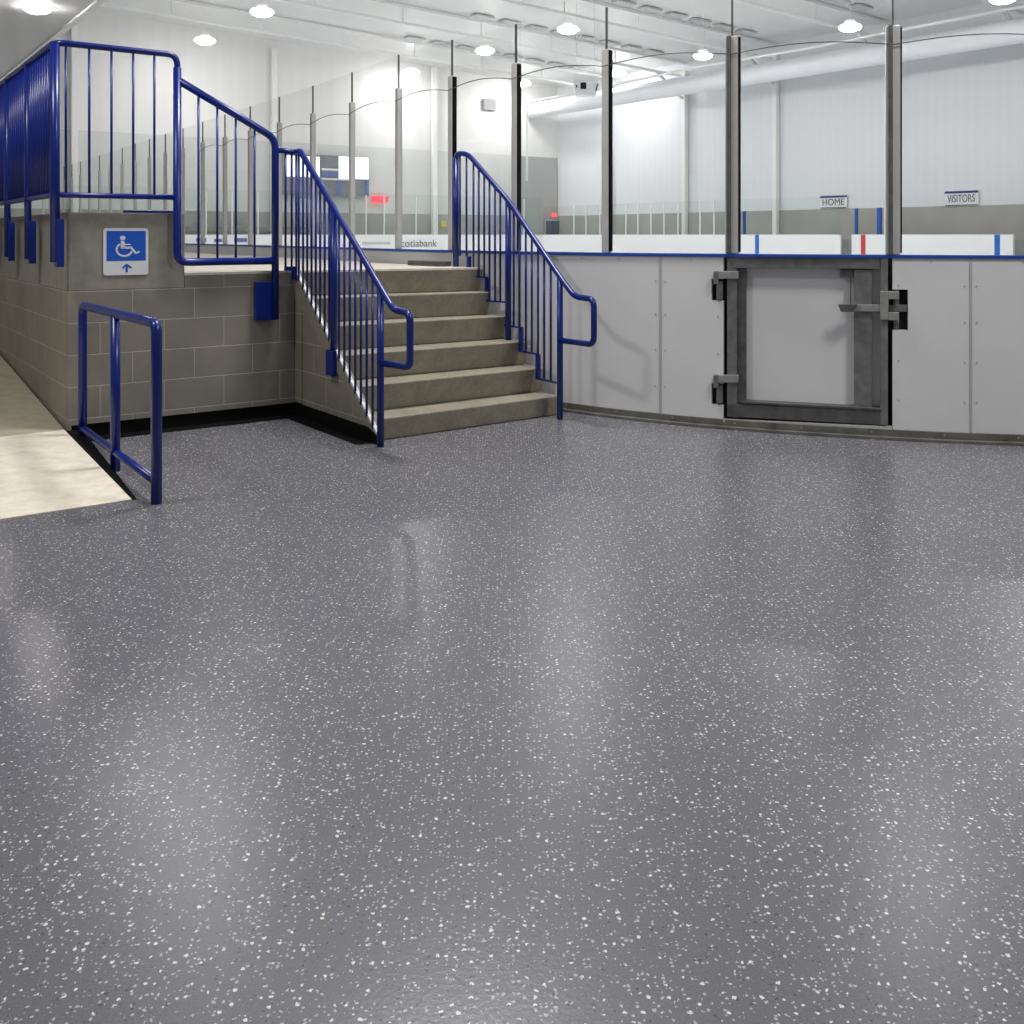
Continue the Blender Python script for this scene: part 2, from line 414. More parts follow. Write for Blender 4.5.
# left stair railing
def rail(p): return p
lr = thing('stair_railing', side(1.307, 0, 0), 'blue stair railing on the left edge of the steps, joined to the platform guard', 'railing')
sl0, sl1, z_0, z_1 = .108, 1.49, 1.903, .852
zs = lambda s: z_0 + (z_1 - z_0) * (s - sl0) / (sl1 - sl0)
SR = lambda s, z: side(s, 0.0, z)
part('top_rail', MB().tube(bend([G(tD, 1.905), SR(.03, 1.895), SR(sl0, z_0), SR(sl1, z_1), SR(1.69, z_1 - .01), SR(1.69, .525), SR(1.32, .515)], .055), RR, 12), 'blue_paint', lr, smooth=True)
part('post', MB().tube([SR(1.325, 0), SR(1.325, zs(1.325))], .022, 14), 'blue_paint', lr, smooth=True)
mp = side(.664, .03, 0)
part('post', MB().tube([SR(.664, .50) , SR(.664, zs(.664))], .024, 14), 'blue_paint', lr, smooth=True)
plate(lr, side(.60, 0, 0), side(.71, 0, 0), -.03, Bd, .36, .53)
plate(lr, side(-.02, 0, 0), side(.06, 0, 0), -.02, Bd, .98, 1.05)
for f_ in (.5, .8):
    p_ = G(tD, 0).lerp(SR(.03, 0), f_); part('baluster', MB().tube([p_ + UP * 1.05, p_ + UP * 1.9], RB, 8), 'blue_paint', lr, smooth=True)
part('foot_bar', MB().bar(G(tD, 1.06).lerp(SR(.03, 1.06), .45), SR(.04, 1.06), .02, .03), 'blue_paint', lr)
for s in [.04, .085] + [.664 - .072 * i for i in range(7, 0, -1)] + [.664 + .0795 * i for i in range(1, 8)]:
    zt = zs(max(s, sl0)) if s > sl0 else 1.9
    part('baluster', MB().tube([SR(s, ztop(s) - .004), SR(s, zt)], RB, 8), 'blue_paint', lr, smooth=True)
# right stair railing
Pa, Pm, Pb = V(-.455, 8.02), V(-.029, 7.56), V(.338, 6.97)
def ray_on(xp, p, q):                            # where a bearing crosses the plan line p-q
    k = (xp - CX) / F; d = q - p; t = (k * p.y - p.x) / (d.x - k * d.y); return p + d * t
rr = thing('stair_railing', Pb, 'blue stair railing on the right edge of the steps, in front of the white boards', 'railing')
q0 = Pa + (Pm - Pa).normalized() * .15
Pe = Pb - A * .165; Pf = Pb - A * .37
zr0, zr1 = 1.3 + 81 * q0.y / F, .872
Ltot = (Pm - q0).length + (Pb - Pm).length + .165
def zr(p):
    p = Vector((p.x, p.y, 0))
    if p.y > Pm.y: d = (p - q0).length
    else: d = (Pm - q0).length + (p - Pm).length
    return zr0 + (zr1 - zr0) * d / Ltot
zt = lambda p, z: Vector((p.x, p.y, z))
part('top_rail', MB().tube(bend([zt(Pa, 1.13), zt(Pa, 1.963), zt(q0, zr0), zt(Pm, zr(Pm)), zt(Pb, zr(Pb)), zt(Pe, zr1), zt(Pf, zr1 - .005), zt(Pf, .56), zt(Pb, .558)], .06), RR, 12), 'blue_paint', rr, smooth=True)
part('post', MB().tube([zt(Pa, LH), zt(Pa, 1.93)], .024, 14), 'blue_paint', rr, smooth=True)
part('post', MB().tube([zt(Pm, .497), zt(Pm, zr(Pm))], .024, 14), 'blue_paint', rr, smooth=True)
part('post', MB().tube([zt(Pb, 0), zt(Pb, zr(Pb))], .022, 14), 'blue_paint', rr, smooth=True)
segs = [(469, 487, 1.145), (487, 505, .957), (505, 522, .777), (521, 538.5, .598), (538, 557.5, .42)]
segs = [(469, 487, 277), (487, 505, 301.5), (505, 522, 326.5), (521, 538.5, 352.7), (538, 557.5, 380.6)]
def rp(xp):
    p = ray_on(xp, Pm, Pb) if xp > 508 else ray_on(xp, Pa, Pm); return p
zprev = None; segz = []
for i, (xa, xb, yy) in enumerate(segs):
    pa, pb = rp(xa), rp(xb); z = H - (yy - HY) * (pa.y + pb.y) / 2 / F; segz.append((xa, xb, z))
    part('bottom_rail', MB().bar(zt(pa, z), zt(pb, z), .02, .012), 'blue_paint', rr)
    zu = segz[-2][2] if i else 1.13
    if i != 2: part('riser_post', MB().bar(zt(pa, z - .006), zt(pa, zu), .028, .028, up=Bd), 'blue_paint', rr)
for xp in (460, 466.5, 473.5, 478.8, 484.2, 489.5, 495, 500.3, 513.8, 519.5, 525.8, 531.8, 538, 544.2, 550.7):
    p = rp(xp)
    zl = next((z for a, b, z in segz if a <= xp <= b), 1.14)
    if xp < 469: zl = 1.13
    part('baluster', MB().tube([zt(p, zl), zt(p, zr(p) if p.y < q0.y else 1.96)], RB * (1.5 if xp == 466.5 and False else 1), 8), 'blue_paint', rr, smooth=True)
# short handrail beside the ramp apron
hr = thing('ramp_handrail', V(-2.186, 5.45), 'short freestanding blue handrail with three posts beside the pale ramp slab', 'handrail')
h = [V(-2.67, 6.15), V(-2.186, 5.45), V(-1.722, 4.79)]
part('post', MB().tube(bend([zt(h[2], 0), zt(h[2], .872), zt(h[0], .862), zt(h[0], 0)], .06), .026, 16), 'blue_paint', hr, smooth=True, label='outer tube bent over into two end posts and the grab rail')
part('post', MB().tube([zt(h[1], 0), zt(h[1], .865)], .026, 16), 'blue_paint', hr, smooth=True)
part('bottom_rail', MB().tube([zt(h[2], .105), zt(h[0], .098)], .021, 14), 'blue_paint', hr, smooth=True)

# ---------------------------------------------------------------- accessibility sign
so = along(.211, .004, 1.038)                    # lower-left corner
SW, SH = .283, .306
sg = thing('wheelchair_sign', so + Bd * SW / 2, 'blue and white wheelchair access sign with an up arrow, on the platform wall', 'sign')
def sp(x, y, d=0.0): return so + Bd * ((x - 165) / 580 * SW) + UP * ((830 - y) / 595 * SH) - A * d
def rrect(x0, y0, x1, y1, r, n=5):
    out = []
    for cx, cy, a0 in ((x1 - r, y0 + r, -90), (x1 - r, y1 - r, 0), (x0 + r, y1 - r, 90), (x0 + r, y0 + r, 180)):
        for i in range(n + 1):
            a = math.radians(a0 + 90 * i / n); out.append((cx + r * math.cos(a), cy + r * math.sin(a)))
    return out
def sign2d(name, pts, mat, d0, d1, label=None):
    m = MB()
    for pl in pts: m.extr([sp(x, y, d0) for x, y in pl], -A * (d1 - d0))
    part(name, m, mat, sg, label=label)
sign2d('panel', [rrect(165, 235, 745, 830, 35)], 'sign_white', 0, .003)
sign2d('blue_field', [rrect(205, 268, 710, 648, 8)], 'sign_blue', .003, .004)
def strokes(pl, w):
    out = []
    for (x0, y0), (x1, y1) in zip(pl, pl[1:]):
        dx, dy = x1 - x0, y1 - y0; l = math.hypot(dx, dy); nx, ny = -dy / l * w / 2, dx / l * w / 2
        out.append([(x0 + nx, y0 + ny), (x1 + nx, y1 + ny), (x1 - nx, y1 - ny), (x0 - nx, y0 - ny)])
    return out
wheel = [(432 + 100 * math.cos(math.radians(a)), 505 + 82 * math.sin(math.radians(a))) for a in range(15, 236, 11)]
sym = strokes(wheel, 24) + [rrect(378, 332, 445, 382, 20)] + [[(385, 392), (428, 392), (440, 425), (440, 492), (385, 492)]]
sym += strokes([(435, 441), (512, 441)], 16) + strokes([(390, 482), (520, 482)], 26) + strokes([(515, 475), (580, 552)], 26) + strokes([(570, 556), (628, 535)], 20)
sign2d('wheelchair_symbol', sym, 'sign_white', .004, .0048)
sign2d('arrow', [[(398, 735), (462, 682), (530, 735), (512, 748), (475, 722), (475, 795), (448, 795), (448, 722), (414, 748)]], 'sign_blue', .003, .0045)

# ---------------------------------------------------------------- dasher boards
CAPZ = 1.164
def sweep(s0, s1, d0, d1, z0, z1, step=.12):     # solid following the curve; d = offset towards viewer
    n = max(1, int((s1 - s0) / step)); S = [s0 + (s1 - s0) * i / n for i in range(n + 1)]
    pts = [cat(s) + cnor(s) * d1 for s in S] + [cat(s) + cnor(s) * d0 for s in reversed(S)]
    m = MB(); f = [(p.x, p.y) for p in pts]
    k = n + 1
    b = [m.bm.verts.new((*p, z0)) for p in f]; t = [m.bm.verts.new((*p, z1)) for p in f]; T = len(f)
    for i in range(n):
        j = T - 1 - i
        m.bm.faces.new((t[i], t[i+1], t[j-1], t[j])); m.bm.faces.new((b[i], b[j], b[j-1], b[i+1]))
    for i in range(T): m.bm.faces.new((b[i], b[(i+1) % T], t[(i+1) % T], t[i]))
    return m
sD0, sD1 = s_px(723.3), s_px(892.5)               # door opening
sA, sB = s_px(660.5), s_px(970.5)
print('door', sD0, sD1, sA, sB, cat(sD0), cat(sD1))
lo_, hi_ = min(sD0, sD1), max(sD0, sD1)          # lo_ = right jamb (x=892), hi_ = left jamb
def bolt(ss, z, r, d, mat, par):
    p = cat(ss) + cnor(ss) * d + UP * z; t_ = ctan(ss)
    m = MB().extr([p + t_ * r * math.cos(a * math.pi / 4) + UP * r * math.sin(a * math.pi / 4) for a in range(8)], cnor(ss) * .003)
    part('bolt', m, mat, par)
bounds = [(0.0, sB, 'white rink board panel at the right edge, right of the bolted seam'),
          (sB, lo_, 'white rink board panel right of the steel gate, with a black latch cutout'),
          (hi_, sA, 'narrow white rink board panel left of the steel gate, with black hinge cutouts')]
s = sA; names = ['white rink board panel right beside the stairs, behind the looped rail end', 'rink board panel behind the top of the right stair railing',
                 'rink board panel behind the landing, under the first glass left of the stairs', 'rink board panel behind the landing, seen above the top step',
                 'rink board panel behind the landing, seen through the left stair railing', 'rink board panel seen through the sloping guard railing bays',
                 'rink board panel beyond the guard railing, sixth from the stairs along the landing', 'rink board panel far along the landing, next to last in the row', 'rink board panel at the far end of the landing row']
i = 0
while s < cum[-1] - .5 and i < 9:
    e = min(s + (1.9 if i < 3 else 2.6), cum[-1] - .1); bounds.append((s, e, names[i])); s = e; i += 1
cut_hinge = [(279, 301), (383.5, 405)]
def zpx(xp, yp):
    p = cat(s_px(xp)); return H - (yp - HY) * p.y / F
for bi, (s0, s1, lab) in enumerate(bounds):
    mid = cat((s0 + s1) / 2)
    th = thing('rink_board', mid, lab, 'rink board', 'white rink boards along the curve')
    if bi == 1 or bi == 2:                        # panels with cutouts beside the gate
        if bi == 1: ce = s_px(908); parts_ = [(s0, ce)]; nb = (ce, s1); cuts = [(zpx(900, 330), zpx(900, 289.5))]
        else: ce = s_px(711.5); parts_ = [(ce, s1)]; nb = (s0, ce); cuts = [(zpx(717, 404.5), zpx(717, 383.5)), (zpx(717, 300.5), zpx(717, 279))]
        m = sweep(parts_[0][0], parts_[0][1], -.04, .0, .0, CAPZ - .012)
        zz = [.0] + [z for c_ in sorted(cuts) for z in c_] + [CAPZ - .012]
        for z0, z1 in zip(zz[::2], zz[1::2]):
            m2 = sweep(nb[0], nb[1], -.04, 0, z0, z1)
            me = bpy.data.meshes.new('x'); m2.bm.to_mesh(me); m.bm.from_mesh(me); bpy.data.meshes.remove(me)
        part('panel', m, 'white_poly', th)
        for z0, z1 in cuts: part('cutout', sweep(nb[0] - .02, nb[1] + .02, -.052, -.042, z0 - .02, z1 + .02), 'black_gap', th)
    else:
        part('panel', sweep(s0, s1, -.04, 0, .0, CAPZ - .012), 'white_poly', th)
    if bi in (0, 3): 
        ss = s1 if bi == 0 else s0
        t_ = ctan(ss); n_ = cnor(ss)
        part('seam_strip', MB().box(cat(ss) + n_ * .002 + UP * (.05 + CAPZ) / 2, t_, n_, UP, .016, .005, CAPZ - .06), 'seam_grey', th)
    if bi < 4:
        spots = []
        for ss in (s0 + .035, s1 - .035):
            for z in (.25, .5, .75, .98):
                spots.append((ss, z))
        n_ = max(2, int((s1 - s0) / .28))
        for q in range(1, n_):
            spots.append((s0 + (s1 - s0) * q / n_, 1.13))
        for ss, z in spots: bolt(ss, z, .0052, .0005, 'bolt', th)
cap = part('top_ledge', sweep(0, cum[-1] - .1, -.06, .012, CAPZ - .012, CAPZ + .010), 'blue_cap', bev=.003)
tag(cap, 'thin blue ledge running along the top of the white rink boards', 'ledge')
kt = thing('kick_plate', cat(3) + cnor(3) * .03, 'dark metal kick strip at the foot of the rink boards, along the rubber floor', 'kick strip')
kE = s_of((.40, 7.40)) + .05
part('strip', sweep(0, kE, .001, .014, .0205, .062), 'kick_metal', kt, bev=.002)
part('ledge', sweep(0, kE, .001, .05, .0, .02), 'kick_metal', kt, bev=.003)
s = .5
while s < kE:
    bolt(s, .042, .007, .0142, 'steel_light', kt); s += .43
# backing behind the gate opening
# ---------------------------------------------------------------- steel gate
D0, D1 = cat(hi_), cat(lo_)                      # left and right jamb
dx = (D1 - D0).normalized(); dn = Vector((dx.y, -dx.x, 0)); dn = dn if dn.y < 0 else -dn
def gp(xp, yp, d=0.0):                           # pixel bearing -> point on the gate plane, then offset d towards viewer
    r = Vector(((xp - CX) / F, 1, (HY - yp) / F)); t = D0.dot(dn) / r.dot(dn); p = r * t; p.z += H
    return p + dn * d
gt = thing('rink_gate', (D0 + D1) / 2 + UP * .07, 'dark steel framed gate in the white boards with a recessed white panel and sliding latch', 'gate')
def gq(name, x0, y0, x1, y1, x2, y2, x3, y3, d0, d1, mat, par=None, bev=.003, label=None):
    m = MB(); m.extr([gp(x0, y0, d0), gp(x1, y1, d0), gp(x2, y2, d0), gp(x3, y3, d0)], dn * (d1 - d0))
    return part(name, m, mat, par or gt, bev=bev, label=label)
def gr4(name, x0, y0, x1, y1, d0, d1, mat, par=None, label=None, bev=.003): return gq(name, x0, y0, x1, y0, x1, y1, x0, y1, d0, d1, mat, par, bev, label)
m = MB().bar(D0 - dx * .05 - dn * .14 + UP * .575, D1 + dx * .05 - dn * .14 + UP * .575, .03, 1.148); part('back_plate', m, 'black_gap', gt)
for P_, q_ in ((D0, 1), (D1, -1)):
    m = MB().bar(P_ - dn * .13 + UP * .575 - dx * .006 * q_, P_ - dn * .042 + UP * .575 - dx * .006 * q_, .02, 1.148); part('jamb', m, 'black_gap', gt)
gq('panel', 743, 262, 884, 262, 884, 416, 743, 407, -.085, -.07, 'white_poly', label='recessed white panel')
gq('left_stile', 727, 258, 737, 258, 737, 418, 727, 416.5, -.08, .0, 'steel')
gq('left_flange', 737, 268, 745.5, 268, 745.5, 404, 737, 403.5, -.07, -.025, 'steel_dark')
gq('top_rail', 732, 257.5, 880, 257.5, 880, 269, 732, 268, -.08, .005, 'steel')
gq('bottom_rail', 727, 403.5, 886, 410.5, 886, 425, 727, 416.5, -.08, .005, 'steel_dark')
gq('bottom_lip', 741, 400.8, 881, 408, 881, 410.5, 741, 403.2, -.08, .012, 'steel_dark')
gq('right_stile', 880.5, 258, 888, 258, 888, 425.5, 880.5, 424.5, -.08, .01, 'steel')
gq('lock_stile', 854, 269.5, 872, 269.5, 872, 410, 854, 408.7, -.07, -.01, 'steel')
gr4('upper_bracket', 840, 269.5, 853.5, 277.5, -.07, -.02, 'steel_dark')
gr4('bracket_rod', 850, 277.5, 851.2, 305, -.03, -.022, 'steel_dark')
lv = gr4('latch_lever', 846, 304.5, 881, 311.5, -.01, .012, 'steel_light', label='flat sliding latch lever')
gq('lever_grip', 838, 304, 858, 304, 853, 311.5, 841, 311.5, .012, .03, 'steel_dark', lv)
ltc = gr4('latch_bracket', 880, 291, 888.5, 319.5, .01, .03, 'steel_light')
gr4('bracket_arm', 888.5, 291, 899, 299, .0, .03, 'steel_light', ltc)
gr4('bracket_arm', 888.5, 312, 899, 320, .0, .03, 'steel_light', ltc)
gr4('latch_bolt', 888.5, 305, 907, 312, -.04, -.01, 'steel', ltc)
gr4('latch_keeper', 893.5, 290.5, 899, 329, -.04, -.015, 'steel', ltc)
for y0 in (271, 374.5):
    hg = gr4('hinge', 715, y0, 739, y0 + 7.5, .006, .028, 'steel_light', label='upper hinge strap' if y0 < 300 else 'lower hinge strap')
    gr4('hinge_block', 716.5, y0 + 10, 722.8, y0 + 28.5, -.04, .008, 'steel', hg)
    gr4('hinge_pin', 714, y0 + 0, 719, y0 + 13, .0, .03, 'steel', hg)
m = MB(); m.extr([gp(723.6, 418.8, -.04), gp(892, 426.5, -.04), gp(892, 429.5, -.04), gp(723.6, 421.8, -.04)], dn * .055)
tag(part('gate_sill', m, 'sill'), 'pale metal sill strip under the steel gate', 'sill')

# ---------------------------------------------------------------- glass posts and panes
PXS = [1085, 893, 731.5, 605, 514, 450, 396.5, 350, 311]
sp_ = [s_px(x) for x in PXS[1:]]
sp_ = [sp_[0] - 1.05, sp_[0]] + sp_[1:]
while sp_[-1] + 1.033 < cum[-1] - .1: sp_.append(sp_[-1] + 1.033)
GT, POT = 2.935, 2.636
plab = ['beyond the right edge', 'right of the steel gate', 'above the left side of the steel gate', 'between the gate and the stairs', 'behind the right stair railing slope', 'behind the top post of the right stair railing',
        'behind the top step, left of the right railing', 'behind the left stair railing, right of the scoreboard middle', 'just right of the guard railing end post']
WID = {1: .088, 2: .088}
for i, s in enumerate(sp_):
    t_, n_ = ctan(s), cnor(s); w = WID.get(i, .058)
    base = cat(s) + UP * (CAPZ + .0105) - n_ * .022
    lab = 'steel glass post ' + plab[i] if i < len(plab) else 'slim steel glass post in the row receding behind the blue guard railing'
    po = thing('glass_post', base, lab, 'post', 'steel posts carrying the rink glass')
    hz = POT - CAPZ - .0105; c_ = base + UP * hz / 2
    part('channel', MB().box(c_, t_, n_, UP, w, .05, hz), 'aluminium', po, bev=.006)
    rx = t_ if t_.x > 0 else -t_
    if i < 6: part('rubber_strip', MB().box(c_ + rx * (w / 2 + .005), t_, n_, UP, .009, .04, hz - .02), 'black_rubber', po)
    if i in (1, 2): part('flange', MB().box(c_ - rx * w * .18 + n_ * .035, t_, n_, UP, w * .3, .03, hz), 'steel_dark', po, bev=.004)
    part('seam_strip', MB().box(base + UP * ((GT - CAPZ) / 2) - n_ * .0, t_, n_, UP, .011, .016, GT - CAPZ - .012), 'steel_dark', po)
for i, (a, b) in enumerate(zip(sp_, sp_[1:])):
    if i > 22: break
    pa, pb = cat(a) - cnor(a) * .022, cat(b) - cnor(b) * .022; d = (pb - pa).normalized(); n_ = Vector((d.y, -d.x, 0))
    wa, wb = WID.get(i, .058) / 2 + .012, WID.get(i + 1, .058) / 2 + .012
    pa, pb = pa + d * wa, pb - d * wb
    m = MB().box((pa + pb) / 2 + UP * (CAPZ + .012 + GT) / 2, d, n_, UP, (pb - pa).length, .010, GT - CAPZ - .012)
    lab = ['clear glass pane right of the post beyond the gate', 'clear glass pane directly above the steel gate', 'clear glass pane above the board seam between gate and stairs', 'clear glass pane above the looped end of the right stair rail',
           'clear glass pane behind the slope of the right stair rail', 'clear glass pane behind the top of the right stair rail', 'clear glass pane above the bank advert behind the top step',
           'clear glass pane in front of the red exit sign'][i] if i < 8 else 'clear glass pane in the row receding behind the blue guard railing'
    tag(part('rink_glass', m, 'glass', at=(pa + pb) / 2 + UP * 1.2), lab, 'glass pane', 'clear panes of the rink glass')
    # cable between posts
    if i < 12:
        q0_, q1_ = cat(a) + UP * 2.51 + cnor(a) * .02, cat(b) + UP * 2.51 + cnor(b) * .02
        pts = [q0_.lerp(q1_, u / 8) + UP * .045 * math.sin(math.pi * u / 8) for u in range(9)]
        tag(part('net_cable', MB().tube(pts, .0035, 6), 'cable_dark', smooth=True), 'thin dark cable strung ' + (['at the right edge past the last post', 'above the steel gate', 'right of the hanging white unit', 'left of the hanging white unit', 'over the right stair rail', 'over the bank advert'][i] if i < 6 else 'between the receding glass posts'), 'cable', 'cables strung between the glass posts')

m = MB(); a0_, a1_ = sp_[0], sp_[1]
P0_, P1_ = cat(a0_) - cnor(a0_) * .022, cat(a1_) - cnor(a1_) * .022; dd_ = (P1_ - P0_); ln_ = dd_.length; dd_.normalize(); nn_ = Vector((dd_.y, -dd_.x, 0))
k = 0
while k * .07 < ln_:
    m.box(P0_ + dd_ * k * .07 + UP * 3.36, dd_, nn_, UP, .0018, .0018, .8); k += 1
k = 0
while k * .07 < .8:
    m.box((P0_ + P1_) / 2 + UP * (2.965 + k * .07), dd_, nn_, UP, ln_, .0018, .0018); k += 1
tag(part('safety_net', m, 'plain_white'), 'fine white safety netting above the glass at the top right corner', 'net')
# dark threshold on landing
p0 = cat(s_px(462)) + cnor(s_px(462)) * .17; p1 = cat(s_px(430)) + cnor(s_px(430)) * .17
tag(part('landing_threshold', MB().bar(zt(p0, LH + .022), zt(p1, LH + .022), .12, .04), 'steel_dark', bev=.004), 'low dark metal threshold strip on the landing at the top of the stairs', 'threshold')
tag(part('blue_edge_strip', MB().bar(along(.40, -.26, PT + .012) , along(.76, -.26, PT + .012), .03, .02), 'blue_paint', bev=.003), 'thin blue bar lying behind the parapet above the wheelchair sign', 'bar')
tag(part('bar_support', MB().bar(along(.58, -.26, LH), along(.58, -.26, PT + .003), .03, .03, up=Bd), 'blue_paint'), 'blue upright under the thin bar behind the parapet', 'bar')

# ---------------------------------------------------------------- the arena
Q = V(-1.06, 9.1)
def ar(a, b, z=0): return Q + A * a + Bd * b + UP * z
AE, BW = 47.4, 39.0
def on_b(xp, b):                                  # a where bearing meets line b
    k = (xp - CX) / F; o = Q + Bd * b; return (k * o.y - o.x) / (A.x - k * A.y)
def on_a(xp, a):
    k = (xp - CX) / F; o = Q + A * a; return (k * o.y - o.x) / (Bd.x - k * Bd.y)
def zat(p, yp): return H + (HY - yp) * p.y / F
ice = [(cat(i * .9) - cnor(i * .9) * .03) for i in range(int(cum[-1] / .9))]
ip = [(p.x, p.y) for p in ice] + [(p.x, p.y) for p in (ar(AE, -6), ar(AE, BW), ar(-12, BW), ar(-12, 9))]
struct('floor_ice', MB().poly(ip, -.1, .0), 'ice')
def slab_a(b, a0, a1, z0, z1, th=.3): return MB().poly([(v.x, v.y) for v in (ar(a0, b), ar(a1, b), ar(a1, b + th), ar(a0, b + th))], z0, z1)
def slab_b(a, b0, b1, z0, z1, th=.3): return MB().poly([(v.x, v.y) for v in (ar(a, b0), ar(a, b1), ar(a + th, b1), ar(a + th, b0))], z0, z1)
struct('wall_right', slab_a(BW, -14, AE + .3, 2.65, 12.2), 'wall_long_mat')
struct('wall_right_band', slab_a(BW - .05, -14, AE, 0, 2.65, .35), 'arena_band')
struct('wall_end', slab_b(AE, -12, BW, 6.8, 14), 'wall_end_mat')
struct('wall_end_middle', slab_b(AE - .02, -12, BW - .06, 2.65, 6.8, .32), 'wall_end_low')
struct('wall_end_band', slab_b(AE - .05, -12, BW - .06, 0, 2.65, .35), 'arena_band')
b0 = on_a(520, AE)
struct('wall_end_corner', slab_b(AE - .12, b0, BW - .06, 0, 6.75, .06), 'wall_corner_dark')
# roof
def zc(b): return 13.5 - .0435 * b
rm = MB(); rm.poly([(v.x, v.y) for v in (ar(-16, -.72), ar(AE + .3, -.72), ar(AE + .3, BW + .3), ar(-16, BW + .3))],
                   lambda p: zc((Vector((p[0], p[1], 0)) - Q).dot(Bd)), lambda p: zc((Vector((p[0], p[1], 0)) - Q).dot(Bd)) + .3)
struct('ceiling', rm, 'ceiling_mat')
# lower grey deck over the ramp side
sf = MB(); sf.poly([(v.x, v.y) for v in (ar(5, -.72), ar(AE, -.72), ar(AE, -14), ar(5, -14))], 5.0, 5.25)
struct('ceiling_lower', sf, 'soffit_mat')
struct('trim_3', MB().poly([(v.x, v.y) for v in (ar(5, -.72), ar(AE, -.72), ar(AE, -.62), ar(5, -.62))], 4.96, 5.3), 'plain_white')

def column(p, w, z1, lab):
    tag(part('column', MB().box(p + UP * z1 / 2, A, Bd, UP, w, w, z1), 'truss_white', bev=.02), lab, 'column', 'white columns on the arena walls')
for a, lab in ((41.5, 'white wall column hidden close behind a glass post, left of the first open bay'), (34.6, 'white wall column left of the gate post, on the far long wall'), (27.7, 'white wall column right of the gate post, left of the HOME sign'), (20.8, 'white wall column behind the right gate post, between the HOME and VISITORS signs'), (13.9, 'white wall column past the right edge')):
    if a > 14: column(ar(a, BW - .22), .28, 11.2, lab)
for b, lab in ((6.9, 'white end wall column beside the guard railing corner'), (17.8, 'white end wall column above the guard railing end post'), (28.7, 'white end wall column left of the right stair railing')):
    column(ar(AE - .24, b), .32, 12.2, lab)
# trusses
tl = ['nearest roof truss at the top right', 'second roof truss, crossing above the right gate post', 'third roof truss, crossing above the gate', 'fourth roof truss, crossing above the right stair railing', 'farthest roof truss, nearest the end wall']
for i, a in enumerate((13.9, 20.8, 27.7, 34.6, 41.5)):
    zb = lambda b: 11.75 - .020 * b if False else zc(b) - .95
    tr = thing('roof_truss', ar(a, 20, zc(20)), 'white steel ' + tl[i], 'truss', 'white roof trusses')
    part('bottom_chord', MB().bar(ar(a, -.5, zb(-.5)), ar(a, BW - .6, zb(BW - .6)), .16, .13), 'truss_white', tr)
    part('top_chord', MB().bar(ar(a, -.5, zc(-.5) - .12), ar(a, BW - .1, zc(BW) - .12), .16, .14), 'truss_white', tr)
    m = MB(); b = 1.0; k = 0
    while b < BW - 2:
        m.bar(ar(a, b, zb(b)), ar(a, b + (.001 if k % 2 else .001), zc(b) - .1), .05, .05, up=A)
        b += 4.6; k += 1
    part('web', m, 'truss_white', tr)
    part('knee_brace', MB().bar(ar(a, BW - .45, zc(BW) - 2.3), ar(a, BW - 2.6, zb(BW - 2.6)), .14, .14), 'truss_white', tr)
    # grey bridging panels beside the truss
    m = MB(); b = 23
    while b < BW - 3:
        m.poly([(v.x, v.y) for v in (ar(a - 1.1, b), ar(a - .5, b), ar(a - .5, b + 1.1), ar(a - 1.1, b + 1.1))], lambda p: zc((Vector((p[0], p[1], 0)) - Q).dot(Bd)) - .14, lambda p: zc((Vector((p[0], p[1], 0)) - Q).dot(Bd)) - .05)
        b += 1.7
    pn = part('bridging', m, 'deck_grey', tr)
# duct
ds = [ar(a, 36.5, 9.76 + (.15) * (a - 13) / 34) for a in (47, 40, 33, 26, 19, 12, 4)]
dt = part('air_duct', MB().tube([ar(47.2, 36.5, 9.93)] + ds, .52, 28), 'duct_white', smooth=True)
tag(dt, 'long round white fabric air duct running along the far long wall', 'duct')
# sprinkler pipe
pa = ar(46.6, 34.5)
def ppx(xp, yp, b=34.5):
    a = on_b(xp, b); p = ar(a, b); p.z = zat(p, yp); return p
pp_ = [ppx(527, 181), ppx(527, 103), ppx(600, 88), ppx(700, 66.5), ppx(800, 49.5), ppx(900, 30), ppx(1035, 4)]
tag(part('sprinkler_pipe', MB().tube(bend(pp_[:2] + [pp_[2]], .5)[:-1] + pp_[2:], .07, 8), 'truss_white', smooth=True), 'thin white pipe running under the roof above the duct and dropping at its far end', 'pipe')

# far boards
WB = 36.0
tFE = on_b(365, WB)
FZ = 1.32
fb = thing('far_rink_boards', ar(20, WB, 0), 'long white far side rink boards with blue and red line marks', 'rink boards')
aL = AE - 2.2
g = [on_b(x, WB) for x in (1013, 851.5, 840)]
part('board_run', slab_a(WB, g[2], aL - .02, 0, FZ, .12), 'bright_white', fb)
part('board_run', slab_a(WB, g[0], g[1], 0, FZ, .12), 'bright_white', fb)
def fmark(x0, x1, mat, lab, z0=.1, z1=FZ - .01, d=.01):
    a0, a1 = on_b(x0, WB), on_b(x1, WB)
    part('line_mark', slab_a(WB - d - .001, a1, a0, z0, z1, d), mat, fb, label=lab)
fmark(994.5, 1000, 'blue_line', 'blue line mark right of the VISITORS sign'); fmark(755.2, 759, 'blue_line', 'blue line mark right of the gate post'); fmark(861, 865.5, 'red_line', 'red centre line mark')
struct('wall_players_bench', slab_a(WB + 1.2, g[0] - 12, g[2] + 1, 0, 1.1, .1), 'bench_grey')
eb = thing('far_end_boards', ar(aL, 12, 0), 'white rink boards across the far end of the ice, carrying adverts', 'rink boards')
part('board_run', slab_b(aL, -7, WB + .12, 0, FZ, .12), 'bright_white', eb)
